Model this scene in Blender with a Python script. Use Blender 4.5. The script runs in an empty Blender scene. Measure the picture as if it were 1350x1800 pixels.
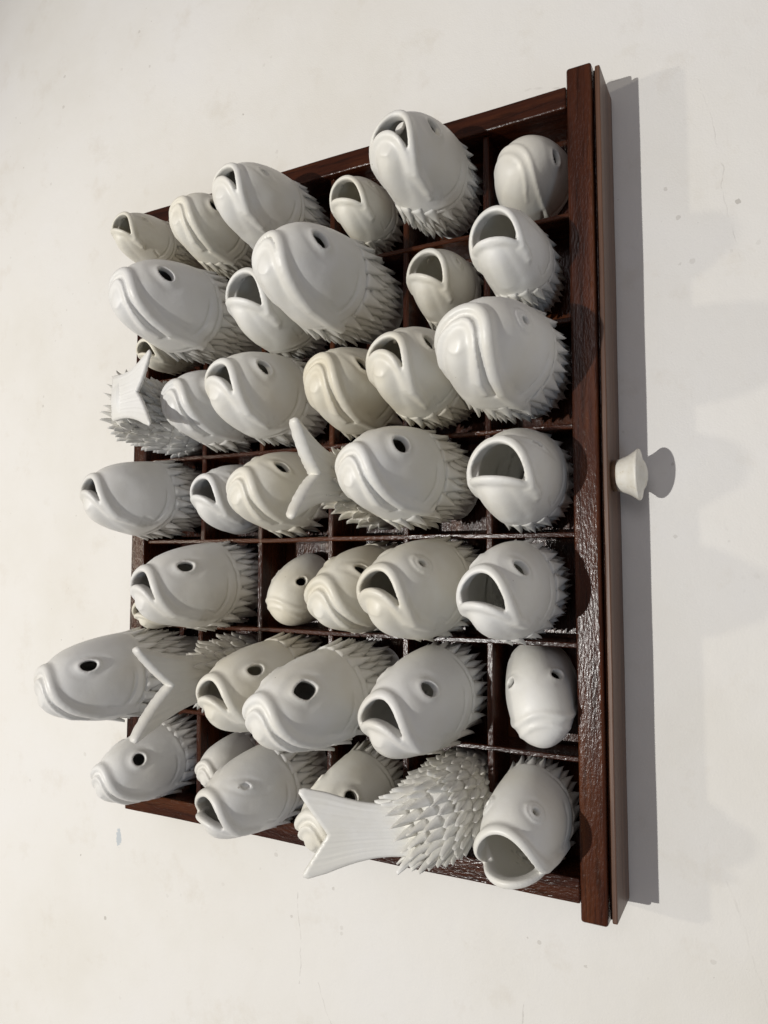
import bpy, math, random
import numpy as np
from mathutils import Matrix, Vector

random.seed(7)
scene = bpy.context.scene
col = scene.collection

# ------------------------------------------------------------------ camera
cam_d = bpy.data.cameras.new('camera')
cam = bpy.data.objects.new('camera', cam_d)
col.objects.link(cam)
scene.camera = cam
CAM = np.array([-0.04758, -0.09505, 0.43812])
RV = np.array([-0.48323, 0.07225, 0.01661])


def rodrigues(r):
    t = np.linalg.norm(r)
    k = r / t
    K = np.array([[0, -k[2], k[1]], [k[2], 0, -k[0]], [-k[1], k[0], 0]])
    return np.eye(3) + math.sin(t) * K + (1 - math.cos(t)) * K @ K


RC = np.array([[0, -1, 0], [1, 0, 0], [0, 0, 1.0]]) @ rodrigues(RV)
FPX = 1303.03
m4 = Matrix.Identity(4)
for i in range(3):
    for j in range(3):
        m4[i][j] = RC[j, i]
    m4[i][3] = CAM[i]
cam.matrix_world = m4
cam_d.sensor_fit = 'VERTICAL'
cam_d.sensor_height = 36.0
cam_d.lens = 36.0 * FPX / 1800.0
cam_d.clip_start = 0.01
cam_d.clip_end = 50.0


def project(P):
    c = (np.asarray(P, dtype=float) - CAM) @ RC.T
    return np.stack([675 + FPX * c[:, 0] / -c[:, 2], 900 - FPX * c[:, 1] / -c[:, 2]], 1)


# ------------------------------------------------------------------ light
world = bpy.data.worlds.new('World')
scene.world = world
world.use_nodes = True
bg = world.node_tree.nodes['Background']
bg.inputs['Color'].default_value = (1.0, 0.905, 0.885, 1)
bg.inputs['Strength'].default_value = 0.178


def spot(name, direction, dist, watts, colour, radius, cone=34, target=(0.0, 0.12, 0.0)):
    d = Vector(direction).normalized()
    ld = bpy.data.lights.new(name, 'SPOT')
    ld.energy = watts
    ld.color = colour
    ld.shadow_soft_size = radius
    ld.spot_size = math.radians(cone)
    ld.spot_blend = 0.6
    o = bpy.data.objects.new(name, ld)
    col.objects.link(o)
    target = Vector(target)
    o.location = target + d * dist
    o.rotation_euler = (-d).to_track_quat('-Z', 'Y').to_euler()
    return o


spot('gallery_spot', (-0.12, 0.335, 0.92), 2.0, 110, (1.0, 0.98, 0.94), 0.014, 50)
spot('second_spot', (0.03, 0.70, 0.70), 2.2, 26, (1.0, 0.92, 0.76), 0.045, 34, (-0.12, 0.22, 0.0))
spot('overhead_fill', (0.35, -0.12, 0.93), 2.4, 17, (0.98, 0.95, 1.0), 0.45, 60)  # added soft fill from above, lifts the main shadow on the table
spot('viewer_side_fill', (-0.55, -0.75, 0.62), 2.4, 10, (0.45, 0.70, 1.0), 0.25, 50)  # added bluish fill, cools and brightens the fish sides facing the viewer

scene.view_settings.view_transform = 'Standard'
scene.view_settings.look = 'None'
scene.view_settings.exposure = 0.09
scene.view_settings.gamma = 1.0
scene.cycles.use_denoising = True
scene.cycles.max_bounces = 8


# ------------------------------------------------------------------ materials
class NT:
    def __init__(self, name):
        self.m = bpy.data.materials.new(name)
        self.m.use_nodes = True
        self.t = self.m.node_tree
        self.b = self.t.nodes['Principled BSDF']

    def n(self, kind, **kw):
        nd = self.t.nodes.new(kind)
        for k, v in kw.items():
            if k in nd.inputs.keys():
                nd.inputs[k].default_value = v
            else:
                setattr(nd, k, v)
        return nd

    def l(self, a, b):
        self.t.links.new(a, b)

    def math(self, op, a, b=None, clamp=False):
        nd = self.t.nodes.new('ShaderNodeMath')
        nd.operation = op
        nd.use_clamp = clamp
        for i, v in enumerate((a, b)):
            if v is None:
                continue
            if isinstance(v, (int, float)):
                nd.inputs[i].default_value = v
            else:
                self.l(v, nd.inputs[i])
        return nd.outputs[0]

    def ramp(self, fac, stops):
        r = self.t.nodes.new('ShaderNodeValToRGB')
        el = r.color_ramp.elements
        while len(el) < len(stops):
            el.new(0.5)
        for e, (p, c) in zip(el, stops):
            e.position = p
            e.color = (c[0], c[1], c[2], 1)
        self.l(fac, r.inputs[0])
        return r.outputs[0]

    def mix(self, fac, a, b, mode='MIX'):
        nd = self.t.nodes.new('ShaderNodeMix')
        nd.data_type = 'RGBA'
        nd.blend_type = mode
        for sock, v in ((nd.inputs[0], fac), (nd.inputs[6], a), (nd.inputs[7], b)):
            if isinstance(v, (int, float)):
                sock.default_value = v
            elif isinstance(v, tuple):
                sock.default_value = (v[0], v[1], v[2], 1)
            else:
                self.l(v, sock)
        return nd.outputs[2]

    def noise(self, vec, scale, detail=4, rough=0.55, out='Fac'):
        nd = self.n('ShaderNodeTexNoise', Scale=scale, Detail=detail, Roughness=rough)
        self.l(vec, nd.inputs['Vector'])
        return nd.outputs[out]

    def bump(self, height, strength, dist):
        b = self.n('ShaderNodeBump', Strength=strength, Distance=dist)
        self.l(height, b.inputs['Height'])
        return b.outputs[0]


def porcelain(name, light, warm, rough=0.43):
    s = NT(name)
    tc = s.n('ShaderNodeTexCoord')
    geo = s.n('ShaderNodeNewGeometry')
    pos = geo.outputs['Position']
    n1 = s.noise(pos, 38, 4)
    c = s.ramp(n1, [(0.36, warm), (0.62, light)])
    n2 = s.noise(pos, 700, 2)
    spk = s.ramp(n2, [(0.70, (1, 1, 1)), (0.80, (0.80, 0.76, 0.68))])
    c = s.mix(0.35, c, spk, 'MULTIPLY')
    vo = s.n('ShaderNodeTexVoronoi', Scale=130.0, Randomness=1.0)
    s.l(pos, vo.inputs['Vector'])
    sv = s.n('ShaderNodeSeparateColor')
    s.l(vo.outputs['Color'], sv.inputs[0])
    iron = s.math('LESS_THAN', vo.outputs['Distance'], s.math('MULTIPLY', s.math('POWER', sv.outputs[0], 14.0), 0.085))
    c = s.mix(s.math('MULTIPLY', iron, 0.55), c, (0.22, 0.17, 0.12))
    blush = s.ramp(s.noise(pos, 11, 3), [(0.45, (1, 1, 1)), (0.66, (0.965, 0.935, 0.865))])
    c = s.mix(0.9, c, blush, 'MULTIPLY')
    s.l(c, s.b.inputs['Base Color'])
    rr = s.ramp(n1, [(0.3, (rough - 0.06,) * 3), (0.7, (rough + 0.10,) * 3)])
    s.l(rr, s.b.inputs['Roughness'])
    s.b.inputs['Specular IOR Level'].default_value = 0.48
    s.b.inputs['Subsurface Weight'].default_value = 0.0
    s.b.inputs['Subsurface Radius'].default_value = (1.0, 0.8, 0.55)
    s.b.inputs['Subsurface Scale'].default_value = 0.0025
    n3 = s.noise(pos, 160, 3)
    n4 = s.noise(pos, 1500, 2)
    h = s.math('ADD', n3, s.math('MULTIPLY', n4, 0.10))
    s.l(s.bump(h, 0.28, 0.0006), s.b.inputs['Normal'])
    return s.m


PORC = [porcelain('porcelain_white', (0.745, 0.742, 0.718), (0.715, 0.704, 0.655)),
        porcelain('porcelain_cream', (0.725, 0.708, 0.645), (0.675, 0.645, 0.555)),
        porcelain('porcelain_grey', (0.715, 0.712, 0.695), (0.690, 0.682, 0.652))]


def wood(name, axis, shift=0.0, lightness=1.0, gr=1.0):
    s = NT(name)
    tc = s.n('ShaderNodeTexCoord')
    geo = s.n('ShaderNodeNewGeometry')
    mp = s.n('ShaderNodeMapping')
    sc = [60.0, 60.0, 60.0]
    sc[axis] = 5.0
    mp.inputs['Scale'].default_value = sc
    mp.inputs['Location'].default_value = (shift, shift * 1.7, shift * 0.6)
    s.l(geo.outputs['Position'], mp.inputs['Vector'])
    v = mp.outputs[0]
    n1 = s.noise(v, 1.0, 6, 0.65)
    n2 = s.noise(v, 6.0, 5, 0.7)
    L = lightness
    c = s.ramp(n1, [(0.30, (0.010 * L, 0.0026 * L * gr, 0.0012 * L)), (0.50, (0.034 * L, 0.0085 * L * gr, 0.0034 * L)),
                    (0.68, (0.068 * L, 0.020 * L * gr, 0.0060 * L)), (0.85, (0.12 * L, 0.042 * L * gr, 0.010 * L))])
    pores = s.ramp(n2, [(0.36, (0.35, 0.35, 0.35)), (0.50, (1, 1, 1))])
    c = s.mix(0.75, c, pores, 'MULTIPLY')
    s.l(c, s.b.inputs['Base Color'])
    mp2 = s.n('ShaderNodeMapping')
    sc2 = [900.0, 900.0, 900.0]
    sc2[axis] = 300.0
    mp2.inputs['Scale'].default_value = sc2
    s.l(geo.outputs['Position'], mp2.inputs['Vector'])
    n3 = s.noise(mp2.outputs[0], 1.0, 3, 0.55)
    n5 = s.noise(mp2.outputs[0], 0.25, 2, 0.5)
    h = s.math('ADD', s.math('MULTIPLY', n2, 0.35), s.math('ADD', n3, s.math('MULTIPLY', n5, 0.6)))
    s.b.inputs['Roughness'].default_value = 0.24
    s.b.inputs['Specular IOR Level'].default_value = 0.22
    s.b.inputs['Coat Weight'].default_value = 0.10
    s.b.inputs['Coat Roughness'].default_value = 0.11
    bm = s.bump(h, 0.40, 0.0006)
    s.l(bm, s.b.inputs['Normal'])
    s.l(bm, s.b.inputs['Coat Normal'])
    return s.m


WOOD_X = wood('varnished_mahogany_crosswise', 0, 0.0)
WOOD_XF = wood('varnished_mahogany_front', 0, 3.3, 1.6, 1.05)
WOOD_Y = wood('varnished_mahogany_lengthwise', 1, 1.3, 1.1)


def pale_wood():
    s = NT('pale_raw_wood')
    geo = s.n('ShaderNodeNewGeometry')
    mp = s.n('ShaderNodeMapping')
    mp.inputs['Scale'].default_value = (250, 60, 40)
    s.l(geo.outputs['Position'], mp.inputs['Vector'])
    n = s.noise(mp.outputs[0], 1.0, 5)
    s.l(s.ramp(n, [(0.3, (0.08, 0.040, 0.018)), (0.7, (0.17, 0.10, 0.05))]), s.b.inputs['Base Color'])
    s.b.inputs['Roughness'].default_value = 0.55
    return s.m


PALE = pale_wood()


def faded_wood():
    s = NT('faded_face_wood')
    geo = s.n('ShaderNodeNewGeometry')
    mp = s.n('ShaderNodeMapping')
    mp.inputs['Scale'].default_value = (6, 300, 220)
    s.l(geo.outputs['Position'], mp.inputs['Vector'])
    n = s.noise(mp.outputs[0], 1.0, 6, 0.65)
    s.l(s.ramp(n, [(0.3, (0.060, 0.025, 0.012)), (0.7, (0.150, 0.075, 0.042))]), s.b.inputs['Base Color'])
    s.b.inputs['Roughness'].default_value = 0.42
    s.l(s.bump(n, 0.3, 0.0005), s.b.inputs['Normal'])
    return s.m


FADED = faded_wood()


def table_material():
    s = NT('scuffed_white_paint')
    geo = s.n('ShaderNodeNewGeometry')
    pos = geo.outputs['Position']
    sep = s.n('ShaderNodeSeparateXYZ')
    s.l(pos, sep.inputs[0])
    X, Y = sep.outputs[0], sep.outputs[1]
    big = s.noise(pos, 5.0, 5, 0.6)
    c = s.ramp(big, [(0.34, (0.70, 0.68, 0.63)), (0.52, (0.735, 0.72, 0.685)), (0.70, (0.745, 0.735, 0.715))])
    mid = s.noise(pos, 23.0, 6, 0.7)
    stain = s.ramp(mid, [(0.56, (1, 1, 1)), (0.80, (0.885, 0.855, 0.81))])
    c = s.mix(0.85, c, stain, 'MULTIPLY')
    # small chips and specks of dirt
    vor = s.n('ShaderNodeTexVoronoi', Scale=46.0, Randomness=1.0)
    s.l(pos, vor.inputs['Vector'])
    wob = s.noise(pos, 420.0, 3)
    dd = s.math('ADD', vor.outputs['Distance'], s.math('MULTIPLY', s.math('SUBTRACT', wob, 0.5), 0.12))
    sepc = s.n('ShaderNodeSeparateColor')
    s.l(vor.outputs['Color'], sepc.inputs[0])
    size = s.math('MULTIPLY', s.math('POWER', sepc.outputs[0], 12.0), 0.085)
    speck = s.math('LESS_THAN', dd, size)
    c = s.mix(s.math('MULTIPLY', speck, 0.45), c, (0.26, 0.235, 0.20))
    vor2 = s.n('ShaderNodeTexVoronoi', Scale=150.0, Randomness=1.0)
    s.l(pos, vor2.inputs['Vector'])
    sep2 = s.n('ShaderNodeSeparateColor')
    s.l(vor2.outputs['Color'], sep2.inputs[0])
    patch = s.ramp(s.noise(pos, 9.0, 3), [(0.50, (0, 0, 0)), (0.62, (1, 1, 1))])
    size2 = s.math('MULTIPLY', s.math('POWER', sep2.outputs[1], 7.0), 0.24)
    dd2 = s.math('ADD', vor2.outputs['Distance'], s.math('MULTIPLY', s.math('SUBTRACT', wob, 0.5), 0.3))
    speck2 = s.math('MULTIPLY', s.math('LESS_THAN', dd2, size2), patch)
    c = s.mix(s.math('MULTIPLY', speck2, 0.30), c, (0.30, 0.27, 0.23))
    # hairline scratches, each a wavering line of its own length
    wav = s.math('MULTIPLY', s.math('SUBTRACT', s.noise(pos, 14.0, 4), 0.5), 0.022)
    fine = s.math('MULTIPLY', s.math('SUBTRACT', s.noise(pos, 260.0, 2), 0.5), 0.0012)
    brk = s.ramp(s.noise(pos, 130.0, 3), [(0.40, (0, 0, 0)), (0.60, (1, 1, 1))])
    for (x0, y0, ang, ln, wd, st) in [(0.175, -0.075, 0.15, 0.055, 0.00022, 0.20),
                                      (-0.300, 0.200, 0.03, 0.030, 0.00030, 0.40),
                                      (-0.318, 0.045, -0.08, 0.018, 0.00035, 0.40),
                                      (0.245, 0.006, 1.35, 0.030, 0.00070, 0.18),
                                      (-0.250, -0.078, 0.25, 0.040, 0.00040, 0.10),
                                      (-0.345, 0.175, 0.45, 0.022, 0.00025, 0.25)]:
        ca, sa = math.cos(ang), math.sin(ang)
        dx = s.math('SUBTRACT', X, x0)
        dy = s.math('SUBTRACT', Y, y0)
        along = s.math('ADD', s.math('MULTIPLY', dx, ca), s.math('MULTIPLY', dy, sa))
        acr = s.math('SUBTRACT', s.math('MULTIPLY', dy, ca), s.math('MULTIPLY', dx, sa))
        acr = s.math('ABSOLUTE', s.math('ADD', s.math('ADD', acr, wav), fine))
        k = s.math('MULTIPLY', s.math('LESS_THAN', acr, wd), s.math('LESS_THAN', s.math('ABSOLUTE', along), ln))
        k = s.math('MULTIPLY', s.math('MULTIPLY', k, st), brk)
        c = s.mix(k, c, (0.22, 0.19, 0.17))
    # one bluish paint smear
    dx = s.math('MULTIPLY', s.math('SUBTRACT', X, -0.262), 130.0)
    dy = s.math('MULTIPLY', s.math('SUBTRACT', Y, 0.372), 330.0)
    r2 = s.math('ADD', s.math('MULTIPLY', dx, dx), s.math('MULTIPLY', dy, dy))
    sm = s.math('LESS_THAN', s.math('ADD', r2, s.math('MULTIPLY', s.math('SUBTRACT', wob, 0.5), 2.4)), 0.75)
    c = s.mix(s.math('MULTIPLY', sm, 0.6), c, (0.33, 0.40, 0.46))
    s.l(c, s.b.inputs['Base Color'])
    s.b.inputs['Roughness'].default_value = 0.62
    s.b.inputs['Specular IOR Level'].default_value = 0.3
    g1 = s.noise(pos, 900.0, 3)
    g2 = s.noise(pos, 60.0, 4)
    g3 = s.noise(pos, 13.0, 3)
    h = s.math('ADD', s.math('ADD', s.math('MULTIPLY', g1, 0.30), g2), s.math('MULTIPLY', g3, 3.0))
    s.l(s.bump(h, 0.45, 0.0009), s.b.inputs['Normal'])
    return s.m


TABLE = table_material()


def knob_material():
    s = NT('worn_white_knob')
    geo = s.n('ShaderNodeNewGeometry')
    n = s.noise(geo.outputs['Position'], 260, 5)
    s.l(s.ramp(n, [(0.27, (0.50, 0.42, 0.30)), (0.36, (0.72, 0.69, 0.60)), (0.6, (0.77, 0.75, 0.68))]),
        s.b.inputs['Base Color'])
    s.b.inputs['Roughness'].default_value = 0.42
    s.l(s.bump(n, 0.08, 0.0003), s.b.inputs['Normal'])
    return s.m


KNOB = knob_material()


# ------------------------------------------------------------------ helpers
def mesh_from(name, verts, faces, mat, smooth=True):
    me = bpy.data.meshes.new(name)
    if isinstance(faces, np.ndarray):
        verts = np.ascontiguousarray(verts, dtype=np.float32)
        nf, k = faces.shape
        me.vertices.add(len(verts))
        me.vertices.foreach_set('co', verts.ravel())
        me.loops.add(nf * k)
        me.loops.foreach_set('vertex_index', faces.astype(np.int32).ravel())
        me.polygons.add(nf)
        me.polygons.foreach_set('loop_start', np.arange(0, nf * k, k, dtype=np.int32))
        me.update(calc_edges=True)
        me.validate()
    else:
        me.from_pydata([tuple(v) for v in verts], [], faces)
    me.polygons.foreach_set('use_smooth', [smooth] * len(me.polygons))
    me.update()
    me.materials.append(mat)
    return me


def link(name, data, parent=None):
    o = bpy.data.objects.new(name, data)
    col.objects.link(o)
    if parent is not None:
        o.parent = parent
    return o


def tag(o, label, cat, group=None):
    o['label'] = label
    o['category'] = cat
    if group:
        o['group'] = group


def box_obj(name, lo, hi, mat, parent=None, bevel=0.0008, seg=2, wob=0.0):
    import bmesh
    bm = bmesh.new()
    bmesh.ops.create_cube(bm, size=1.0)
    for v in bm.verts:
        for i in range(3):
            v.co[i] = lo[i] + (v.co[i] + 0.5) * (hi[i] - lo[i])
    # cut the long axis so that the edge can waver a little
    d = [hi[i] - lo[i] for i in range(3)]
    ax = max(range(3), key=lambda i: d[i])
    if wob:
        edges = [e for e in bm.edges if abs(e.verts[0].co[ax] - e.verts[1].co[ax]) > 1e-5]
        bmesh.ops.subdivide_edges(bm, edges=edges, cuts=24, use_grid_fill=True)
    if bevel:
        sharp = [e for e in bm.edges if e.calc_face_angle(0) > 0.5]
        bmesh.ops.bevel(bm, geom=sharp, offset=bevel, segments=seg, affect='EDGES', profile=0.5)
    if wob:
        ph = [random.uniform(0, 6.28) for _ in range(6)]
        for v in bm.verts:
            a = v.co[ax]
            for i in range(3):
                if i != ax:
                    v.co[i] += wob * (math.sin(a * 31 + ph[i]) + 0.6 * math.sin(a * 83 + ph[i + 3]))
    me = bpy.data.meshes.new(name)
    bm.to_mesh(me)
    bm.free()
    me.polygons.foreach_set('use_smooth', [False] * len(me.polygons))
    me.materials.append(mat)
    return link(name, me, parent)


# ------------------------------------------------------------------ table
PITCH = 0.06
YD = [0.0, 0.0500, 0.1034, 0.1571, 0.2130, 0.2642, 0.315]
H = 0.0363
XO = 0.2231
t_me = bpy.data.meshes.new('table_top')
t_me.from_pydata([(-1.6, -1.3, 0), (1.6, -1.3, 0), (1.6, 1.9, 0), (-1.6, 1.9, 0)], [], [(0, 1, 2, 3)])
t_me.materials.append(TABLE)
table = link('table_top', t_me)
table['kind'] = 'structure'
table['label'] = 'scuffed white painted surface that the drawer lies on'

# ------------------------------------------------------------------ drawer
drawer = link('drawer', None)
tag(drawer, 'dark varnished wooden drawer divided into small cells, lying on white surface', 'drawer')
box_obj('bottom_panel', (-0.2225, 0.001, 0.0004), (0.2225, 0.327, 0.0045), WOOD_X, drawer, 0.0004, 1)
box_obj('side_board', (0.2104, 0.0003, 0.0004), (XO, 0.3286, H), WOOD_Y, drawer, 0.0009, 2, 0.00014)
box_obj('side_board', (-XO, 0.0003, 0.0004), (-0.2104, 0.3286, H), WOOD_Y, drawer, 0.0009, 2, 0.00014)
box_obj('back_board', (-0.2102, 0.3165, 0.0004), (0.2102, 0.3292, H - 0.0006), WOOD_X, drawer, 0.0009, 2, 0.00014)
box_obj('front_board', (-0.2318, -0.0140, 0.0004), (0.2330, 0.0, H + 0.0007), WOOD_XF, drawer, 0.0016, 3, 0.00012)
box_obj('face_rail', (-0.2290, -0.0154, 0.0004), (0.2300, -0.0143, H - 0.0035), WOOD_X, drawer, 0.0003, 1)
box_obj('face_plate', (-0.2300, -0.0185, 0.0004), (0.2310, -0.0157, H - 0.0012), FADED, drawer, 0.0007, 2, 0.0001)
for i in range(1, 7):
    x = (3.5 - i) * PITCH
    box_obj('divider', (x - 0.0014, 0.0003, 0.0048), (x + 0.0014, 0.3160, H - 0.0038), WOOD_Y, drawer, 0.0005, 1, 0.00022)
for j in range(1, 6):
    box_obj('divider', (-0.2100, YD[j] - 0.0019, 0.0048), (0.2100, YD[j] + 0.0019, H - 0.0045), WOOD_X, drawer, 0.0006, 1, 0.00022)

def lathe(name, prof, axis_o, mat, parent, seg=48, wob=0.0):
    # profile (distance along -Y, radius) about the knob axis
    V, Fc = [], []
    for k, (d, r) in enumerate(prof):
        for s_ in range(seg):
            a = 2 * math.pi * s_ / seg
            rr = r * (1 + wob * math.sin(3 * a + 1.1) + wob * 0.6 * math.sin(5 * a + k * 0.2))
            V.append((axis_o[0] + rr * math.cos(a), axis_o[1] - d, axis_o[2] + rr * math.sin(a)))
    for k in range(len(prof) - 1):
        for s_ in range(seg):
            a, b = k * seg + s_, k * seg + (s_ + 1) % seg
            Fc.append((a, b, b + seg, a + seg))
    Fc.append(tuple(range(seg - 1, -1, -1)))
    Fc.append(tuple((len(prof) - 1) * seg + s_ for s_ in range(seg)))
    return link(name, mesh_from(name, V, Fc, mat), parent)


KO = (0.0022, -0.0183, 0.0210)
knob = lathe('knob', [(0.0026, 0.0080), (0.0028, 0.0088), (0.0043, 0.0092), (0.0069, 0.0100), (0.0095, 0.0113), (0.0120, 0.0130),
                      (0.0131, 0.0139), (0.0138, 0.0140), (0.0143, 0.0136), (0.0145, 0.0125), (0.0148, 0.0108),
                      (0.0155, 0.0088), (0.0169, 0.0065), (0.0177, 0.0041), (0.0181, 0.0018), (0.0181, 0.0004)],
             KO, KNOB, drawer, 64, 0.0015)
lathe('knob_collar', [(0.0, 0.0082), (0.0003, 0.0086), (0.0030, 0.0084), (0.0034, 0.0078)], KO, PALE, knob, 40)

# ------------------------------------------------------------------ fish heads
T_N = np.array([0, .02, .06, .14, .28, .48, .75, 1.05, 1.40, 1.9])
XD = np.array([0, .120, .205, .295, .380, .445, .488, .500, .478, .40])
XV = np.array([0, -.150, -.228, -.308, -.385, -.445, -.488, -.500, -.470, -.39])
BW = np.array([0, .125, .190, .250, .305, .345, .370, .378, .355, .30])


def smooth_interp(xs, ys, xq):
    # Catmull-Rom through the nodes
    m = np.gradient(ys, xs)
    i = np.clip(np.searchsorted(xs, xq) - 1, 0, len(xs) - 2)
    h = xs[i + 1] - xs[i]
    u = (xq - xs[i]) / h
    return ((2 * u**3 - 3 * u**2 + 1) * ys[i] + (u**3 - 2 * u**2 + u) * h * m[i]
            + (-2 * u**3 + 3 * u**2) * ys[i + 1] + (u**3 - u**2) * h * m[i + 1])


SQ = np.linspace(0, math.sqrt(1.9), 600)
_xd = smooth_interp(np.sqrt(T_N), XD, SQ)
_xv = smooth_interp(np.sqrt(T_N), XV, SQ)
_b = smooth_interp(np.sqrt(T_N), BW, SQ)
_a = (_xd - _xv) / 2
_c = (_xd + _xv) / 2
SS = np.maximum(SQ, 1e-3)
A1, B1 = _a / SS, _b / SS
A1[0:3], B1[0:3] = A1[3], B1[3]


def prof(t):
    s_ = np.sqrt(np.maximum(t, 0))
    return np.interp(s_, SQ, _a), np.interp(s_, SQ, _b), np.interp(s_, SQ, _c)


def gill_t(X):
    # how far back the gill cover reaches at height X (-1 belly .. 1 back)
    return 1.03 - 0.15 * np.clip(X, 0, 1.2)**2 - 0.36 * np.clip(-X, 0, 1.2)**2.2


def surf_t(x, y):
    lo, hi = np.full_like(x, 1e-4), np.full_like(x, 1.5)
    for _ in range(40):
        t = (lo + hi) / 2
        s_ = np.sqrt(t)
        a, b, c = prof(t)
        f = ((x - c) / (a / s_))**2 + (y / (b / s_))**2 - t
        lo = np.where(f > 0, t, lo)
        hi = np.where(f > 0, hi, t)
    return (lo + hi) / 2


def poly_dist(P, pts, rad):
    # distance to a polyline whose radius varies: returns min(dist - radius)
    best = np.full(len(P), 9.0, dtype=np.float32)
    for k in range(len(pts) - 1):
        A, B = pts[k], pts[k + 1]
        d = B - A
        L2 = float(d @ d) + 1e-9
        pa = P - A
        u = np.clip((pa @ d) / L2, 0, 1)
        q = pa - u[:, None] * d
        dist = np.sqrt((q * q).sum(1)) - (rad[k] + (rad[k + 1] - rad[k]) * u)
        np.minimum(best, dist, out=best)
    return best


def smin(a, b, k):
    h = np.clip(0.5 + 0.5 * (b - a) / k, 0, 1)
    return b * (1 - h) + a * h - k * h * (1 - h)


def smax(a, b, k):
    return -smin(-a, -b, k)


def surface_nets(D, org, h):
    nx, ny, nz = D.shape
    ins = D < 0
    cnt = np.zeros((nx - 1, ny - 1, nz - 1), dtype=np.int8)
    for dx in (0, 1):
        for dy in (0, 1):
            for dz in (0, 1):
                cnt += ins[dx:nx - 1 + dx, dy:ny - 1 + dy, dz:nz - 1 + dz]
    act = (cnt > 0) & (cnt < 8)
    I, J, K = np.nonzero(act)
    idx = np.full(act.shape, -1, dtype=np.int32)
    idx[I, J, K] = np.arange(len(I))
    acc = np.zeros((len(I), 3))
    n = np.zeros(len(I))
    cs = [(0, 0, 0), (1, 0, 0), (0, 1, 0), (1, 1, 0), (0, 0, 1), (1, 0, 1), (0, 1, 1), (1, 1, 1)]
    val = [D[I + a, J + b, K + c] for a, b, c in cs]
    for p in range(8):
        for ax, bit in ((0, 1), (1, 2), (2, 4)):
            if p & bit:
                continue
            q = p | bit
            v0, v1 = val[p], val[q]
            cr = (v0 < 0) != (v1 < 0)
            den = np.where(cr, v0 - v1, 1.0)
            u = np.where(cr, v0 / den, 0.0)
            pt = np.zeros((len(I), 3)) + np.array(cs[p], dtype=float)
            pt[:, ax] += u
            acc += pt * cr[:, None]
            n += cr
    V = acc / n[:, None] + np.stack([I, J, K], 1)
    V = V * h + org
    quads = []
    for ax in range(3):
        o1, o2 = (ax + 1) % 3, (ax + 2) % 3
        sl0 = [slice(None)] * 3
        sl1 = [slice(None)] * 3
        sl0[ax] = slice(0, -1)
        sl1[ax] = slice(1, None)
        s0, s1 = ins[tuple(sl0)], ins[tuple(sl1)]
        E = np.argwhere(s0 != s1)
        ok = (E[:, o1] > 0) & (E[:, o2] > 0) & (E[:, o1] < D.shape[o1] - 1) & (E[:, o2] < D.shape[o2] - 1)
        E = E[ok]
        d1 = np.zeros(3, dtype=int); d1[o1] = 1
        d2 = np.zeros(3, dtype=int); d2[o2] = 1
        a = idx[tuple((E - d1 - d2).T)]
        b = idx[tuple((E - d2).T)]
        c = idx[tuple(E.T)]
        d = idx[tuple((E - d1).T)]
        q = np.stack([a, b, c, d], 1)
        fl = ~s0[tuple(E.T)]
        q[fl] = q[fl][:, ::-1]
        quads.append(q)
    return V, np.concatenate(quads)


MOUTH = {  # xt: top of arch, xl: middle of lower lip, xc/yc: corner in front view, gap open?
    'wide':   dict(xt=0.245, xl=-0.085, xc=-0.135, yc=0.262, open=True, pw=0.50),
    'huge':   dict(xt=0.200, xl=-0.240, xc=-0.230, yc=0.285, open=True, pw=0.48),
    'mid':    dict(xt=0.200, xl=0.020, xc=-0.215, yc=0.252, open=True, pw=0.60),
    'large':  dict(xt=0.215, xl=-0.045, xc=-0.190, yc=0.255, open=True, pw=0.55),
    'slit':   dict(xt=0.140, xl=0.078, xc=-0.315, yc=0.240, open=True, pw=0.66),
    'closed': dict(xt=0.115, xl=0.105, xc=-0.290, yc=0.240, open=False, pw=0.64),
    'plain':  dict(xt=0.050, xl=0.040, xc=-0.200, yc=0.300, open=False, pw=0.66),
}
EYE = {  # radius along length, radius across, turn, rim, hole?
    'round':  (0.074, 0.072, 0.0, 0.026, True),
    'large':  (0.092, 0.084, 0.2, 0.026, True),
    'diamond': (0.118, 0.088, 0.1, 0.022, True),
    'oval':   (0.088, 0.062, -0.5, 0.024, True),
    'almond': (0.088, 0.052, -0.35, 0.026, True),
    'half':   (0.088, 0.066, 0.15, 0.026, True),
    'ring':   (0.040, 0.032, -0.4, 0.022, True),
    'relief': (0.070, 0.038, -0.3, 0.014, False),
    'slit':   (0.080, 0.020, -0.15, 0.022, False),
    'none':   None,
}
HV = 0.0155


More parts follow.
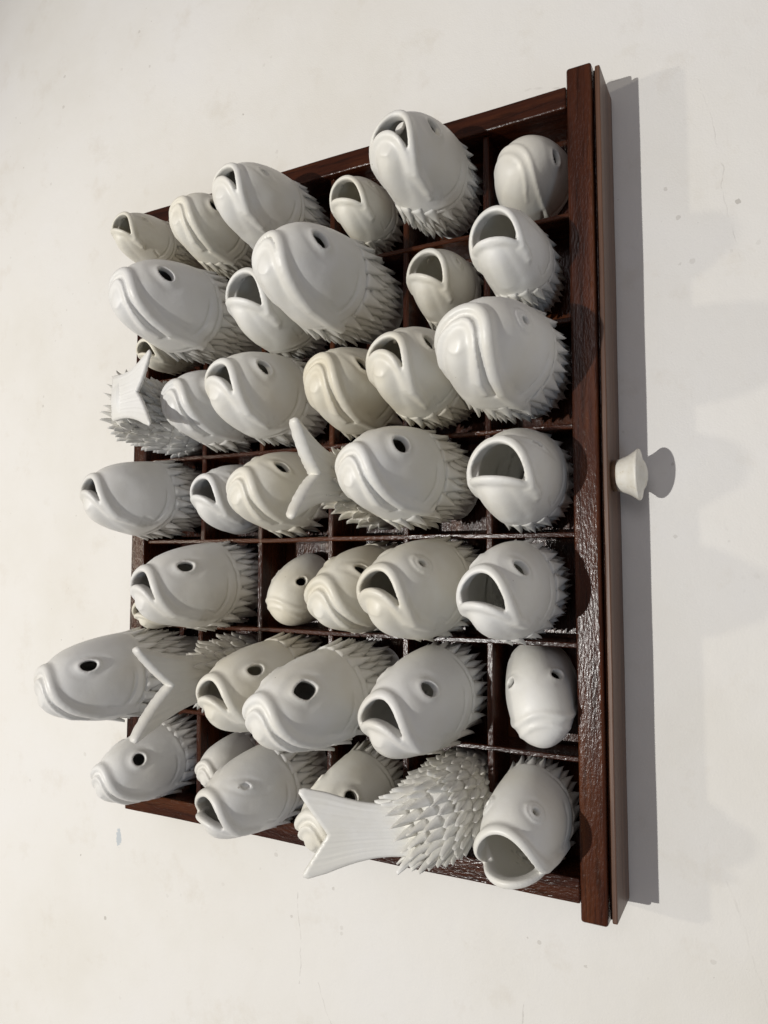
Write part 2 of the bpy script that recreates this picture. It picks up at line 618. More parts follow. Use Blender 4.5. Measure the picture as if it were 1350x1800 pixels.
def head_mesh(mouth, eye, seed, tmax=1.24):
    rnd = np.random.default_rng(seed)
    mo = dict(MOUTH[mouth])
    mo['xt'] += rnd.uniform(-0.015, 0.015)
    if mo['open']:
        mo['xl'] += rnd.uniform(-0.02, 0.02)
    gx = np.arange(-0.60, 0.62, HV)
    ny = int(0.92 / HV) | 1
    gy = (np.arange(ny) - ny // 2) * HV
    gt = np.arange(-0.085, tmax, HV)
    # z = -t ascending order
    gz = -gt[::-1]
    X, Y, Z = np.meshgrid(gx, gy, gz, indexing='ij')
    t = -gz
    s_ = np.sqrt(np.maximum(t, 0))
    a1 = np.interp(s_, SQ, A1)
    b1 = np.interp(s_, SQ, B1)
    c = np.interp(s_, SQ, _c)
    F = ((X - c) / a1)**2 + (Y / b1)**2 - t
    g = np.gradient(F, HV)
    gm = np.sqrt(g[0]**2 + g[1]**2 + g[2]**2) + 1e-3
    d0 = np.clip(F / gm, -0.25, 0.25)
    T = -Z
    Xn = X / 0.5
    tg = gill_t(Xn)
    # gill cover edge: the surface behind it drops
    st = np.clip((T - tg - 0.050) / 0.030, 0, 1)
    st = st * st * (3 - 2 * st)
    fade = np.clip((0.92 - Xn) / 0.25, 0, 1) * np.clip((Xn + 0.98) / 0.35, 0, 1)
    pre = np.exp(-((T - tg + 0.035) / 0.05)**2) * 0.006 * fade
    d = d0 + 0.060 * st - pre + 0.016 * fade * np.exp(-((T - tg + 0.012) / 0.015)**2)
    # faint line inside the gill cover
    gl = 0.145 + 0.10 * np.clip(0.1 - X, 0, 1)
    d += 0.017 * np.exp(-((T - tg + gl) / 0.016)**2) * np.clip((0.24 - np.abs(X + 0.03)) * 10, 0, 1)
    d += 0.013 * np.exp(-((X + 0.25 + 0.35 * (T - 0.78)) / 0.016)**2) * np.clip((0.10 - np.abs(T - 0.70)) * 20, 0, 1)
    # brow and cheek
    d -= 0.007 * np.exp(-(((T - 0.34) / 0.16)**2 + ((X - 0.27) / 0.07)**2)) * (np.abs(Y) > 0.05)
    d += 0.009 * np.exp(-(((T - 0.34) / 0.13)**2 + ((X - 0.06) / 0.09)**2)) * np.clip(np.abs(Y) * 8 - 0.6, 0, 1)

    # mouth: curves laid over the nose, seen from in front
    q = np.sin(np.linspace(0, 1, 15) * math.pi / 2)
    yc = mo['yc']
    arch = (1 - q**2)**mo['pw']
    gap = 0.048
    xu = mo['xc'] + (mo['xt'] - mo['xc']) * arch
    xl = mo['xc'] + (mo['xl'] - mo['xc']) * arch
    wu = 0.0 if mo['open'] else gap
    # normal offsets for a closed mouth so the two lips touch
    up = np.stack([xu + wu * (0.35 + 0.65 * arch), q * yc + wu * (1 - arch) * 0.8], 1)
    lo = np.stack([xl - gap * (1.0 if not mo['open'] else 0.25) * (0.2 + 0.8 * arch), q * yc * (0.86 if not mo['open'] else 0.99)
                   - gap * (1 - arch) * 0.4], 1)
    # the upper lip runs on behind the corner as a fold of the cheek
    ext = np.array([[up[-1, 0] - 0.035, up[-1, 1] + 0.018], [up[-1, 0] - 0.070, up[-1, 1] + 0.026], [up[-1, 0] - 0.095, up[-1, 1] + 0.022]])
    up = np.concatenate([up, ext])
    lo = np.concatenate([lo, [[lo[-1, 0] - 0.055, lo[-1, 1] + 0.012]]])

    def on_surface(xy, sink):
        tt = surf_t(xy[:, 0], xy[:, 1])
        return np.stack([xy[:, 0], xy[:, 1], -tt - sink], 1).astype(np.float32)

    band = (np.abs(d0) < 0.14) & (Y >= -1e-6) & (T < 1.0)
    P = np.stack([X[band], Y[band], Z[band]], 1).astype(np.float32)
    plain = mouth == 'plain'
    ru = np.concatenate([np.full(15, 0.060 if not plain else 0.030), [0.052, 0.038, 0.012]])
    rl = np.concatenate([np.linspace(0.060 if mo['open'] else 0.052, 0.040, 15) * (0.7 if plain else 1), [0.014]])
    PU, PL = on_surface(up, 0.004), on_surface(lo, 0.006)
    dU = poly_dist(P, PU, ru)
    dL = poly_dist(P, PL, rl)
    db = d[band]
    # chin lobe inside the lower lip
    cx = mo['xl'] - (0.290 if not mo['open'] else 0.270)
    el = np.sqrt(((P[:, 0] - cx) / 0.215)**2 + (P[:, 1] / (0.135 if mo['open'] else 0.110))**2)
    up_ = np.clip((1.15 - el) / 0.85, 0, 1)
    up_ = up_ * up_ * (3 - 2 * up_)
    amp = 0.15 if plain else (0.65 if mouth in ('wide', 'huge', 'large') else 1.0)
    db = db - amp * (0.028 * up_ - 0.008 * np.exp(-((el - 1.20) / 0.22)**2)) * np.clip((0.62 + P[:, 2]) * 8, 0, 1)
    if plain:
        dU, dL = dU + 0.013, dL + 0.026
    db = smin(db, smin(dU, dL, 0.012), 0.046)
    if not mo['open'] and not plain:
        mid = (up[:15] + lo[:15]) / 2
        mid = np.concatenate([mid, [[mid[-1, 0] - 0.05, mid[-1, 1] + 0.012]]])
        dM = poly_dist(P, on_surface(mid, -0.036), np.linspace(0.027, 0.018, 16))
        db = smax(db, -dM, 0.020)
    half = np.where(band, 0, d)
    half[band] = db
    # mirror the computed half
    m = ny // 2
    d = np.concatenate([half[:, m + 1:, :][:, ::-1, :], half[:, m:, :]], axis=1)

    # hollow shell
    d = np.maximum(d, -(d0 + 0.065))
    if mo['open']:
        ya = np.clip(np.abs(Y) / yc, 0, 1.2)
        ar = np.clip(1 - ya**2, 0, 1)**mo['pw']
        xu = mo['xc'] + (mo['xt'] - mo['xc']) * ar - 0.020
        xl = mo['xc'] + (mo['xl'] - mo['xc']) * ar + 0.016
        pr = np.minimum(np.minimum(xu - X, X - xl) * 0.85, (yc * (0.94 if mo['pw'] < 0.52 else 0.84) - np.abs(Y)) * 0.9)
        tc = float(surf_t(np.array([mo['xc']]), np.array([yc]))[0])
        pr = smin(pr, (tc * 0.86 - T) * 0.8, 0.03)
        d = smax(d, pr, 0.030)
    e = EYE[eye]
    if e is not None:
        te, xe = 0.36 + rnd.uniform(-0.03, 0.03), 0.285 + rnd.uniform(-0.015, 0.02)
        ra, rb, tu, rim, hole = e
        if plain:
            rim = rim * 0.7
        ca, sa = math.cos(tu), math.sin(tu)
        Ae, Be, Ce = [float(v) for v in prof(np.array(te))]
        ye = Be * math.sqrt(max(0.0, 1 - ((xe - Ce) / Ae)**2))
        e_ = 1e-3
        A2, B2, C2 = [float(v) for v in prof(np.array(te + e_))]
        y2 = B2 * math.sqrt(max(0.0, 1 - ((xe - C2) / A2)**2))
        y3 = Be * math.sqrt(max(0.0, 1 - ((xe + e_ - Ce) / Ae)**2))
        tt_ = np.array([0, y2 - ye, -e_]) / np.linalg.norm([0, y2 - ye, -e_])
        tx_ = np.array([e_, y3 - ye, 0])
        nn_ = np.cross(tx_, tt_)
        nn_ = nn_ / np.linalg.norm(nn_) * (1 if nn_[1] > 0 else -1)
        tx_ = np.cross(tt_, nn_)
        tx_ = tx_ * (1 if tx_[0] > 0 else -1)
        rx_, ry_, rz_ = X - xe, np.abs(Y) - ye, Z + te
        p1 = rx_ * tt_[0] + ry_ * tt_[1] + rz_ * tt_[2]
        p2 = rx_ * tx_[0] + ry_ * tx_[1] + rz_ * tx_[2]
        eu = p1 * ca + p2 * sa
        ev = -p1 * sa + p2 * ca
        if eye == 'half':
            ev = np.where(ev > 0, ev * 1.5, ev)
        if eye == 'diamond':
            rho = ((np.abs(eu) / ra)**1.5 + (np.abs(ev) / rb)**1.5)**(1 / 1.5)
        elif eye in ('almond', 'slit', 'relief'):
            rho = ((np.abs(eu) / ra)**1.35 + (np.abs(ev) / rb)**2)**(1 / 1.7)
        else:
            rho = np.sqrt((eu / ra)**2 + (ev / rb)**2)
        rm = (ra + rb) / 2
        de = (rho - 1) * rm
        near = (np.abs(Y) > 0.06) & (np.abs(rx_ * nn_[0] + ry_ * nn_[1] + rz_ * nn_[2]) < 0.16)
        d = d + np.where(near & (d0 > -0.03), (0.003 if plain else 0.006) * np.exp(-((de - 0.085) / 0.035)**2), 0)
        rimd = np.sqrt((de - rim * 0.62)**2 + (d0 + 0.004)**2) - rim * 0.72
        rimd = np.where(near & (d0 > -0.03), rimd, 0.3)
        d = smin(d, rimd, 0.022)
        if eye == 'ring':
            r2 = np.sqrt((de - 0.060)**2 + d0**2) - 0.010
            d = smin(d, np.where(near & (d0 > -0.03), r2, 0.3), 0.012)
        if hole:
            d = smax(d, np.where(near, -de, -0.3), 0.014)
        else:
            d = np.where(near, smax(d, np.where(d0 > -0.028, -(de + (0.004 if eye == 'slit' else 0.010)), -0.3), 0.012), d)
    # tiny nostril dents
    nr = np.sqrt((T - 0.17)**2 + (X - 0.20)**2 + (np.abs(Y) - 0.13)**2)
    d = smax(d, 0.022 - nr - 0.006, 0.012)
    V, Q = surface_nets(d, np.array([gx[0], gy[0], gz[0]]), HV)
    # hand-modelled irregularity
    ph = rnd.uniform(0, 6.28, (3, 3))
    kk = rnd.uniform(2.0, 5.5, (3, 3))
    off = np.zeros_like(V)
    for a in range(3):
        for b in range(3):
            off[:, a] += np.sin(V[:, b] * kk[a, b] + ph[a, b])
    V = V + 0.0075 * off
    return V, Q


def body_mesh():
    V, Fc = [], []
    ts = [0.86, 1.0, 1.15, 1.3, 1.45, 1.6, 1.75, 1.88]
    seg = 36
    for t in ts:
        a, b, c = prof(np.array(t))
        for s_ in range(seg):
            th = 2 * math.pi * s_ / seg
            V.append((float(c) + (float(a) - 0.060) * math.cos(th), (float(b) - 0.060) * math.sin(th), -t))
    for k in range(len(ts) - 1):
        for s_ in range(seg):
            A, B = k * seg + s_, k * seg + (s_ + 1) % seg
            Fc.append((A, A + seg, B + seg, B))
    Fc.append(tuple((len(ts) - 1) * seg + s_ for s_ in range(seg)))
    return V, Fc


def scale_mesh(kind, rnd):
    # pointed scale: root at y=0, tip at y=1, half width 0.5, outward = +z
    V, Fc = [], []
    rows = 7
    pw = (0.80, 0.92, 0.86, 0.74)[kind]
    for r in range(rows):
        u = r / (rows - 1)
        w = 0.5 * max(0.025, (1 - u)**pw)
        lift = 0.10 * u * u + rnd.uniform(-0.008, 0.008)
        skew = (0.05, -0.07, 0.0, 0.10)[kind] * u * u
        th = 0.05 * (1 - 0.35 * u)
        for k, x in enumerate((-1.0, -0.5, 0.0, 0.5, 1.0)):
            V.append((x * w + skew, u, lift + th * (1 - x * x) + 0.09 * (1 - abs(x)) * (0.4 + 0.9 * u * (1 - 0.5 * u))))
        for k, x in enumerate((0.6, -0.6)):
            V.append((x * w * (1 + 0.2 * (1 - u)) + skew, u, lift - 0.26 * (1 - u) - 0.03))
    n = 7
    for r in range(rows - 1):
        for k in range(n):
            a, b = r * n + k, r * n + (k + 1) % n
            Fc.append((a, b, b + n, a + n))
    Fc.append(tuple(range(n - 1, -1, -1)))
    Fc.append(tuple((rows - 1) * n + k for k in range(n)))
    return V, Fc


rs = random.Random(3)
SCALES = [[mesh_from('scale', *scale_mesh(k, rs), PORC[p]) for k in range(4)] for p in range(3)]
for p in range(3):
    for me in SCALES[p]:
        # winding: make the outward side face out
        pass
bV, bF = body_mesh()
BODY = [mesh_from('body', bV, bF, PORC[p]) for p in range(3)]


def frame(o, xa, ya, za):
    M = Matrix.Identity(4)
    for i in range(3):
        M[i][0], M[i][1], M[i][2], M[i][3] = xa[i], ya[i], za[i], o[i]
    return M


def add_scales(parent, tint, rnd, rows=3, n=22, tmax=1.8):
    for r in range(rows):
        for k in range(n):
            th = 2 * math.pi * (k + 0.5 * (r % 2)) / n + rnd.uniform(-0.025, 0.025)
            cx = math.cos(th)
            tb = float(gill_t(np.array(cx))) + (-0.020, 0.085, 0.205, 0.325, 0.445)[r] + rnd.uniform(-0.006, 0.006)
            if tb > tmax:
                continue

            def S(t_, a_):
                A, B, C = prof(np.array(t_))
                sk = (0.016, 0.036, 0.046, 0.050, 0.054)[r]
                return Vector((float(C) + (float(A) - sk) * math.cos(a_), (float(B) - sk) * math.sin(a_), -t_))
            p0 = S(tb, th)
            dt = (S(tb + 0.05, th) - p0).normalized()
            da = (S(tb, th + 0.05) - S(tb, th - 0.05))
            wid = da.length / 0.1 * (2 * math.pi / n)
            xa = da.normalized()
            nz = dt.cross(xa)
            if nz.dot(Vector((math.cos(th), math.sin(th), 0))) < 0:
                nz = -nz
            xa = dt.cross(nz).normalized()
            dt2 = (dt + nz * (0.05 + rnd.uniform(-0.02, 0.03)) + xa * rnd.uniform(-0.05, 0.05)).normalized()
            xa = dt2.cross(nz).normalized()
            nz = xa.cross(dt2).normalized()
            ln = rnd.uniform(0.255, 0.300)
            w = wid * rnd.uniform(1.12, 1.25)
            o = bpy.data.objects.new('scale', SCALES[tint][rnd.randrange(4)])
            col.objects.link(o)
            o.parent = parent
            o.matrix_local = frame(p0, xa * w, dt2 * ln, nz * 0.20)


# outline points of a head in its own frame, used to seat it in its cell
_pts = []
for t in (0.0, .02, .06, .14, .28, .48, .75, 1.0):
    a, b, c = [float(v) for v in prof(np.array(t))]
    for k in range(24):
        th = 2 * math.pi * k / 24
        _pts.append((c + (a + 0.012) * math.cos(th), (b + 0.01) * math.sin(th), -t + (0.02 if t < 0.03 else 0)))
_pts = np.array(_pts)


def rotmat(yaw, lx, ly):
    # lean (lx: towards -X, ly: away from the knob) after turning about the axis
    cy, sy = math.cos(yaw), math.sin(yaw)
    Rz = np.array([[cy, -sy, 0], [sy, cy, 0], [0, 0, 1]])
    c1, s1 = math.cos(lx), math.sin(lx)
    Ry = np.array([[c1, 0, -s1], [0, 1, 0], [s1, 0, c1]])
    c2, s2 = math.cos(ly), math.sin(ly)
    Rx = np.array([[1, 0, 0], [0, c2, s2], [0, -s2, c2]])
    return Rx @ Ry @ Rz


FLOOR = 0.0055


def seat(cell, box, yaw, ly, fixed=None, dy=0.0):
    """find nose height, size and lean so the head fills the same space in its cell as in the place"""
    r, c = cell
    base = np.array([(4 - r) * PITCH, (YD[c - 1] + YD[c]) / 2 + dy, FLOOR])
    base = base + np.array(SHIFT.get(cell, (0, 0, 0)))
    u0, v0, v1 = box
    target = np.array([u0, v0, v1], dtype=float)

    def pred(p):
        ln, dv, lx = p
        R = rotmat(yaw, lx, ly)
        nose = base + R @ np.array([0, 0, ln])
        W = nose + (_pts * dv) @ R.T
        q = project(W)
        return np.array([q[:, 0].min(), q[:, 1].min(), q[:, 1].max()])

    p = np.array([0.11, 0.055, 0.0])
    if fixed is not None:
        p = np.array(fixed)
    for _ in range(25 if fixed is None else 0):
        f = pred(p) - target
        Jm = np.zeros((3, 3))
        for i, hh in enumerate((1e-4, 1e-4, 1e-3)):
            e = p.copy(); e[i] += hh
            Jm[:, i] = (pred(e) - target - f) / hh
        # damped step keeps the size and lean sensible
        W = np.diag([1 / 0.03, 1 / 0.008, 1 / 0.25]) * 1.5
        p0 = np.array([0.11, 0.055, 0.0])
        Aeq = np.vstack([Jm, W])
        beq = np.concatenate([-f, -W @ (p - p0)])
        dp = np.linalg.lstsq(Aeq, beq, rcond=None)[0]
        p = p + np.clip(dp, -0.05, 0.05)
    R = rotmat(yaw, p[2], ly)
    nose = base + R @ np.array([0, 0, p[0]])
    return nose, p[1], R, p


D2R = math.radians
ORD = ['', 'first', 'second', 'third', 'fourth', 'fifth', 'sixth', 'seventh']
FISH = [
    # cell, (left, top, bottom) extent, yaw, lean back, mouth, eye, tint, look
    ((1, 1), (888, 248, 374), -40, 0, 'plain', 'oval', 0, 'small round ceramic fish head, mouth shut, sunk low'),
    ((1, 2), (656, 195, 400), -22, 2, 'mid', 'oval', 0, 'tall ceramic fish head with dropped jaw'),
    ((1, 3), (584, 308, 446), -8, 0, 'wide', 'relief', 1, 'low cream ceramic fish head, mouth open wide'),
    ((1, 4), (378, 283, 450), -23, 6, 'mid', 'relief', 0, 'ceramic fish head with parted lips and blind eye'),
    ((1, 5), (299, 338, 482), -22, 4, 'closed', 'round', 1, 'frowning cream ceramic fish head'),
    ((1, 6), (198, 371, 482), -16, 2, 'wide', 'relief', 1, 'cream ceramic fish head with gaping mouth, half hidden'),
    ((2, 1), (832, 363, 545), 0, 2, 'wide', 'relief', 0, 'ceramic fish head, mouth gaping wide, thick round lips'),
    ((2, 2), (720, 437, 585), -18, 0, 'wide', 'ring', 1, 'ceramic fish head, gaping mouth, tiny ringed eye'),
    ((2, 3), (450, 390, 596), -22, 8, 'slit', 'oval', 0, 'tall ceramic fish head with narrow slit mouth'),
    ((2, 4), (403, 470, 632), -14, 4, 'wide', 'none', 0, 'ceramic fish head with open mouth, partly hidden'),
    ((2, 5), (195, 455, 632), -20, 8, 'closed', 'oval', 2, 'long frowning ceramic fish head with long scale collar'),
    ((2, 6), (243, 572, 657), -10, 0, 'large', 'none', 1, 'mostly hidden ceramic fish head, open jaw'),
    ((3, 1), (773, 514, 735), -30, 4, 'closed', 'ring', 0, 'biggest frowning ceramic fish head, tiny ringed eye'),
    ((3, 2), (650, 575, 750), -21, 4, 'mid', 'oval', 1, 'ceramic fish head with parted mouth, oval eye'),
    ((3, 3), (538, 607, 775), -22, 6, 'closed', 'almond', 1, 'frowning ceramic fish head, almond eye'),
    ((3, 4), (367, 617, 780), -20, 8, 'mid', 'oval', 0, 'ceramic fish head with half open mouth'),
    ((3, 5), (287, 648, 793), -18, 6, 'closed', 'round', 2, 'frowning ceramic fish head behind half open neighbour'),
    ((4, 1), (832, 750, 935), -6, 2, 'wide', 'slit', 0, 'ceramic fish head, big round open mouth, closed eye'),
    ((4, 2), (597, 748, 928), -14, 12, 'closed', 'large', 0, 'sulky ceramic fish head, large round eye, beside knob row'),
    ((4, 4), (402, 793, 943), -16, 8, 'closed', 'almond', 1, 'sulky ceramic fish head behind a forked tail'),
    ((4, 5), (340, 815, 943), -14, 4, 'large', 'relief', 2, 'low ceramic fish head with spoon-like open jaw'),
    ((4, 6), (143, 808, 945), -12, 12, 'mid', 'none', 2, 'smooth eyeless ceramic fish head, mouth ajar'),
    ((5, 1), (809, 950, 1130), -8, 4, 'large', 'oval', 0, 'ceramic fish head, open frowning mouth'),
    ((5, 2), (637, 945, 1125), -12, 8, 'mid', 'ring', 1, 'ceramic fish head, open mouth, tiny ringed eye'),
    ((5, 3), (540, 953, 1115), -12, 8, 'closed', 'almond', 1, 'frowning ceramic fish head, slanted almond eye'),
    ((5, 4), (467, 967, 1100), -8, 4, 'plain', 'half', 1, 'low smooth ceramic fish head, lips shut'),
    ((5, 5), (236, 955, 1107), -12, 12, 'mid', 'half', 2, 'ceramic fish head in profile, mouth half open, heavy lid'),
    ((5, 6), (237, 1000, 1106), -8, 4, 'mid', 'none', 1, 'almost hidden ceramic fish head, only lips showing'),
    ((6, 1), (892, 1148, 1315), 12, -14, 'plain', 'almond', 0, 'bald low ceramic fish head, both eyes showing'),
    ((6, 2), (640, 1133, 1335), -8, 8, 'mid', 'oval', 2, 'ceramic fish head, open mouth, spiky ruff of scales'),
    ((6, 3), (434, 1130, 1325), -12, 12, 'closed', 'diamond', 0, 'ceramic fish head, largest lozenge-shaped eye, mouth shut'),
    ((6, 4), (352, 1118, 1290), -8, 8, 'mid', 'half', 1, 'cream ceramic fish head, open mouth, behind the lozenge-eyed one'),
    ((6, 6), (64, 1108, 1268), -14, 14, 'closed', 'half', 2, 'tallest ceramic fish head, reaching far past the drawer back'),
    ((7, 1), (840, 1337, 1560), 2, 2, 'huge', 'ring', 0, 'ceramic fish head, huge round gaping mouth, corner cell'),
    ((7, 3), (527, 1315, 1500), -12, 6, 'closed', 'round', 1, 'ceramic fish head, round eye, behind a pale forked tail'),
    ((7, 4), (348, 1300, 1475), -12, 12, 'large', 'relief', 2, 'ceramic fish head, blind eye, jaw open sideways'),
    ((7, 5), (348, 1282, 1390), -8, 4, 'closed', 'none', 2, 'mostly hidden plain ceramic fish head'),
    ((7, 6), (163, 1262, 1415), -14, 12, 'closed', 'round', 2, 'frowning ceramic fish head, small round eye, corner cell'),
]


# heads sunk so low that the drawer front hides most of them: length, size, lean
LOW = {(1, 1): (0.047, 0.050, 0.0), (6, 1): (0.056, 0.054, 0.26)}

SHIFT = {(6, 1): (0.006, 0.002, 0.0)}


def place_text(r, c):
    rows = {1: 'top row', 7: 'bottom row'}
    return '%s, %s from drawer front' % (rows.get(r, ORD[r] + ' row'), ORD[c])


for k, (cell, bx, yaw, ly, mouth, eye, tint, look) in enumerate(FISH):
    nose, dv, R, p = seat(cell, bx, D2R(yaw), D2R(ly), LOW.get(cell))
    print('FISH', cell, 'len %.3f dv %.3f lean %.1f' % (p[0], p[1], math.degrees(p[2])))
    rnd = random.Random(100 + k)
    root = link('ceramic_fish', None)
    tag(root, look + ', ' + place_text(*cell), 'fish', 'ceramic fish heads in the drawer cells')
    M = Matrix.Identity(4)
    for i in range(3):
        for j in range(3):
            M[i][j] = R[i, j] * dv
        M[i][3] = nose[i]
    root.matrix_world = M
    reach = p[0] / dv          # where the floor is, in head units
    V, Q = head_mesh(mouth, eye, 50 + k, min(1.24, reach))
    link('head', mesh_from('head', V, Q, PORC[tint]), root)
    if reach < 1.12:
        continue
    b = link('body', BODY[tint], root)
    lo_t = max(reach - 0.02, 1.05)
    fz = (lo_t - 0.86) / (1.88 - 0.86)
    b.matrix_local = Matrix.Translation((0, 0, -0.86 * (1 - fz))) @ Matrix.Diagonal((1, 1, fz, 1))
    add_scales(root, tint, rnd, rows=5, n=20, tmax=reach - 0.28)


# ------------------------------------------------------------------ fish tails
def catmull(pts, n):
    P = [Vector(p) for p in pts]
    P = [P[0] * 2 - P[1]] + P + [P[-1] * 2 - P[-2]]
    out = []
    segs = len(P) - 3
    for i in range(n):
        f = i / (n - 1) * segs
        k = min(int(f), segs - 1)
        u = f - k
        a, b, c, d = P[k:k + 4]
        out.append(0.5 * ((2 * b) + (c - a) * u + (2 * a - 5 * b + 4 * c - d) * u * u + (3 * b - a - 3 * c + d) * u**3))
    return out


def tail(label, cell, spine, wide, thick, fin_dir, fin_n, span_ax, fin_len, notch, root_w, tips, curl, tint, seed,
         rows=7, n=16, sl=0.016, waist=0.85, fin_t=0.0042, upto=0.94):
    """spine: points above the cell floor; wide/thick: half sizes along span_ax and across"""
    rnd = random.Random(seed)
    r, c = cell
    base = Vector(((4 - r) * PITCH, (YD[c - 1] + YD[c]) / 2, FLOOR))
    root = link('ceramic_fish_tail', None)
    root.location = base
    tag(root, label, 'fish tail', 'ceramic fish tails in the drawer cells')
    N = 22
    sp = catmull(spine, N)
    sx = Vector(span_ax).normalized()
    seg = 28
    V, Fc = [], []
    frames = []
    for i, p_ in enumerate(sp):
        tan = (sp[min(i + 1, N - 1)] - sp[max(i - 1, 0)]).normalized()
        ax = (sx - tan * sx.dot(tan)).normalized()
        nz = ax.cross(tan).normalized()
        f = i / (N - 1)
        w = np.interp(f, np.linspace(0, 1, len(wide)), wide)
        h = np.interp(f, np.linspace(0, 1, len(thick)), thick)
        frames.append((p_, tan, ax, nz, w, h))
        for s_ in range(seg):
            a = 2 * math.pi * s_ / seg
            V.append(p_ + ax * (w * math.cos(a)) + nz * (h * math.sin(a)))
    for i in range(N - 1):
        for s_ in range(seg):
            a, b = i * seg + s_, i * seg + (s_ + 1) % seg
            Fc.append((a, b, b + seg, a + seg))
    Fc.append(tuple(range(seg - 1, -1, -1)))
    Fc.append(tuple((N - 1) * seg + s_ for s_ in range(seg)))
    link('body', mesh_from('tail_body', V, Fc, PORC[tint]), root)
    # scales, tips towards the fin
    for r_ in range(rows):
        f = 0.08 + (upto - 0.08) * r_ / (rows - 1)
        i = f * (N - 1)
        p_, tan, ax, nz, w, h = frames[int(round(i))]
        nn = max(9, int(n * (w + h) / (wide[0] + thick[0]) + 3))
        for k in range(nn):
            a = 2 * math.pi * (k + 0.5 * (r_ % 2)) / nn + rnd.uniform(-0.025, 0.025)
            pos = p_ + ax * (w * 0.96 * math.cos(a)) + nz * (h * 0.96 * math.sin(a)) + tan * rnd.uniform(-0.0012, 0.0012)
            out = (ax * (math.cos(a) / w) + nz * (math.sin(a) / h)).normalized()
            yv = (tan + out * rnd.uniform(0.00, 0.12) + ax * rnd.uniform(-0.04, 0.04)).normalized()
            xv = yv.cross(out).normalized()
            zv = xv.cross(yv).normalized()
            ww = 2 * math.pi * (w + h) / 2 / nn * rnd.uniform(1.15, 1.4)
            o = bpy.data.objects.new('scale', SCALES[tint][rnd.randrange(4)])
            col.objects.link(o)
            o.parent = root
            o.matrix_local = frame(pos, xv * ww, yv * sl * rnd.uniform(0.85, 1.15), zv * 0.0150)
    # the fin: a thick forked blade with rays
    p_, tan, ax, nz, w, h = frames[-1]
    fd = Vector(fin_dir).normalized()
    fn = Vector(fin_n).normalized()
    fs = (sx - fd * sx.dot(fd)).normalized()
    fn = fs.cross(fd).normalized()
    o0 = p_ - fd * 0.010
    nu, nv = 41, 26
    sheets = []
    for side in (1, -1):
        G = []
        for j in range(nv):
            v = j / (nv - 1)
            row = []
            for i in range(nu):
                s_ = -1 + 2 * i / (nu - 1)
                ln = (fin_len + 0.010) * (notch + (1 - notch) * abs(s_)**1.15) * (tips[0] if s_ < 0 else tips[1])
                ln = ln * (1 - 0.06 * max(0, abs(s_) - 0.93) / 0.07)
                al = v * ln
                rel = min(1.0, al / (fin_len + 0.010))
                hw = root_w * ((1 - rel) + waist * rel * 0) + 0
                tipw = tips[2]
                hw = root_w + (tipw - root_w) * rel**1.9 - root_w * (1 - waist) * math.sin(math.pi * min(1, rel * 1.3)) * 0.6
                th = fin_t * (1.35 - 0.50 * rel)
                edge = max(0.0, (abs(s_) - 0.80) / 0.20)
                th *= (1 - 0.45 * edge**2)
                ray = 0.00024 * math.sin(s_ * 46 + 0.8 * math.sin(v * 5)) * min(1, v * 3) + 0.00010 * math.sin(s_ * 97 + v * 3)
                cu = curl * rel * rel + 0.0012 * math.sin(s_ * 3.0 + seed) * rel
                row.append(o0 + fd * al + fs * (s_ * hw) + fn * (side * (th / 2) + side * ray + cu))
            G.append(row)
        sheets.append(G)
    V, Fc = [], []
    for G in sheets:
        for row in G:
            V += row
    K = nu * nv
    for j in range(nv - 1):
        for i in range(nu - 1):
            a = j * nu + i
            Fc.append((a, a + 1, a + nu + 1, a + nu))
            Fc.append((K + a, K + a + nu, K + a + nu + 1, K + a + 1))
    # rounded rim
    loop = [i for i in range(nu)] + [j * nu + nu - 1 for j in range(1, nv)] + [(nv - 1) * nu + i for i in range(nu - 2, -1, -1)] + \
           [j * nu for j in range(nv - 2, 0, -1)]
    nl = len(loop)
    mids = []
    for q in range(nl):
        A, B = V[loop[q]], V[K + loop[q]]
        A2, A0 = V[loop[(q + 1) % nl]], V[loop[q - 1]]
        tg_ = (A2 - A0).normalized()
        outv = tg_.cross(fn).normalized()
        mids.append(len(V))
        V.append((A + B) / 2 + outv * 0.0007)
    for q in range(nl):
        a, b = loop[q], loop[(q + 1) % nl]
        ma, mb = mids[q], mids[(q + 1) % nl]
        Fc.append((b, a, ma, mb))
        Fc.append((K + a, K + b, mb, ma))
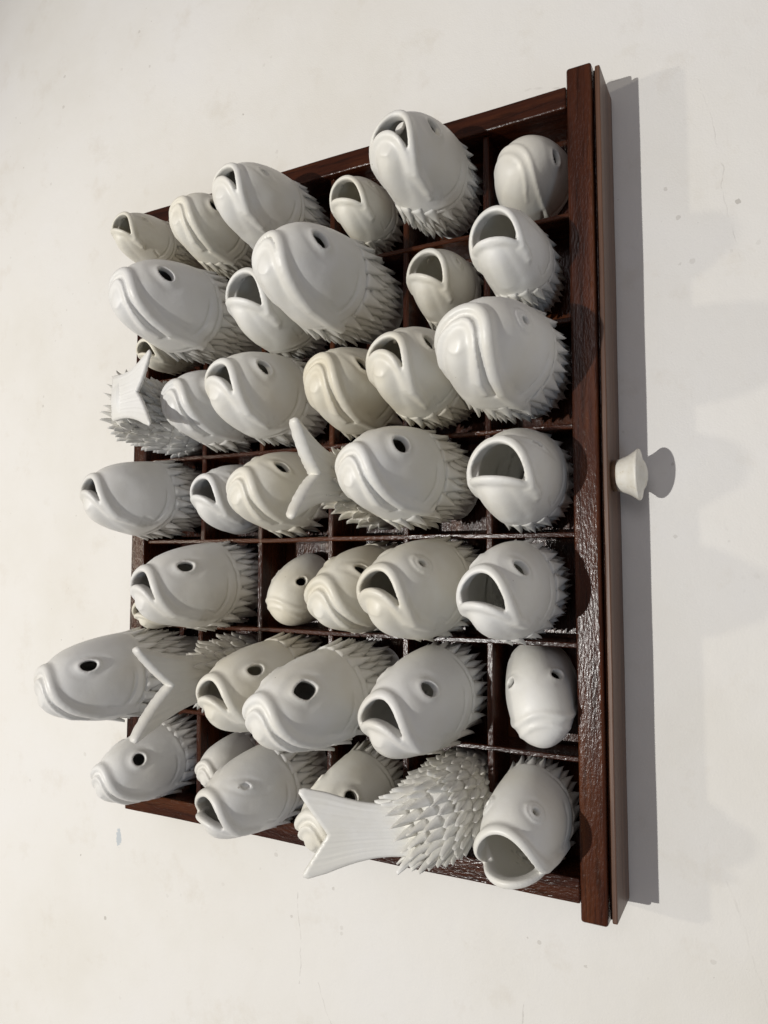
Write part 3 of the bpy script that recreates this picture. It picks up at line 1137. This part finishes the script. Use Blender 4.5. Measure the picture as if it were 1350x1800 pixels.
    fin = link('tail_fin', mesh_from('tail_fin', V, Fc, PORC[tint]), root)
    return root


tail('thick forked ceramic fish tail between two sulky fish heads, fourth row', (4, 3),
     [(0, 0, 0), (0.002, 0, 0.03), (0.003, 0.0, 0.050), (0.003, 0.0, 0.064)], (0.024, 0.022, 0.016, 0.0115), (0.018, 0.015, 0.009, 0.005),
     (0.02, 0.0, 1), (0, -1, 0), (1, 0, 0), 0.055, 0.52, 0.0130, (1.0, 0.98, 0.0285), 0.004, 0, 11, rows=6, fin_t=0.0080)
tail('thick forked ceramic fish tail in front of tallest fish head, sixth row', (6, 5),
     [(0, 0, 0), (0, 0, 0.025), (0, 0.0, 0.040), (0, 0.0, 0.052)], (0.025, 0.023, 0.018, 0.0135), (0.019, 0.016, 0.010, 0.006),
     (-0.03, 0.0, 1), (0, -1, 0), (1, 0, 0), 0.066, 0.55, 0.0150, (1.0, 0.98, 0.0290), 0.003, 2, 12, rows=6, fin_t=0.0086)
tail('scaly ceramic fish tail with flat white forked fin, bottom row', (7, 2),
     [(0.000, -0.003, 0), (-0.001, -0.005, 0.030), (-0.004, -0.001, 0.050), (-0.0095, 0.010, 0.062)], (0.025, 0.0255, 0.022, 0.0145), (0.021, 0.0215, 0.016, 0.0065),
     (-0.03, 0.90, 0.46), (0, -0.4, 0.9), (1, 0.0, 0), 0.058, 0.76, 0.0150, (0.98, 1.0, 0.0245), 0.003, 0, 13, rows=10, n=23, sl=0.0150, waist=0.72, fin_t=0.003, upto=0.92)
tail('bristly ceramic fish tail curling over toward the knob, beside drawer back', (3, 6),
     [(0.0, -0.002, 0), (-0.002, -0.002, 0.032), (0.000, 0.003, 0.058), (0.003, 0.000, 0.078), (0.004, -0.008, 0.086)], (0.024, 0.024, 0.021, 0.016, 0.013), (0.018, 0.017, 0.014, 0.008, 0.004),
     (0.0, -0.93, 0.18), (0, 0.2, 1), (1, 0, 0), 0.041, 0.55, 0.0150, (1.0, 0.95, 0.0255), -0.004, 2, 14, rows=8, n=20, sl=0.0140, fin_t=0.003, upto=0.62)
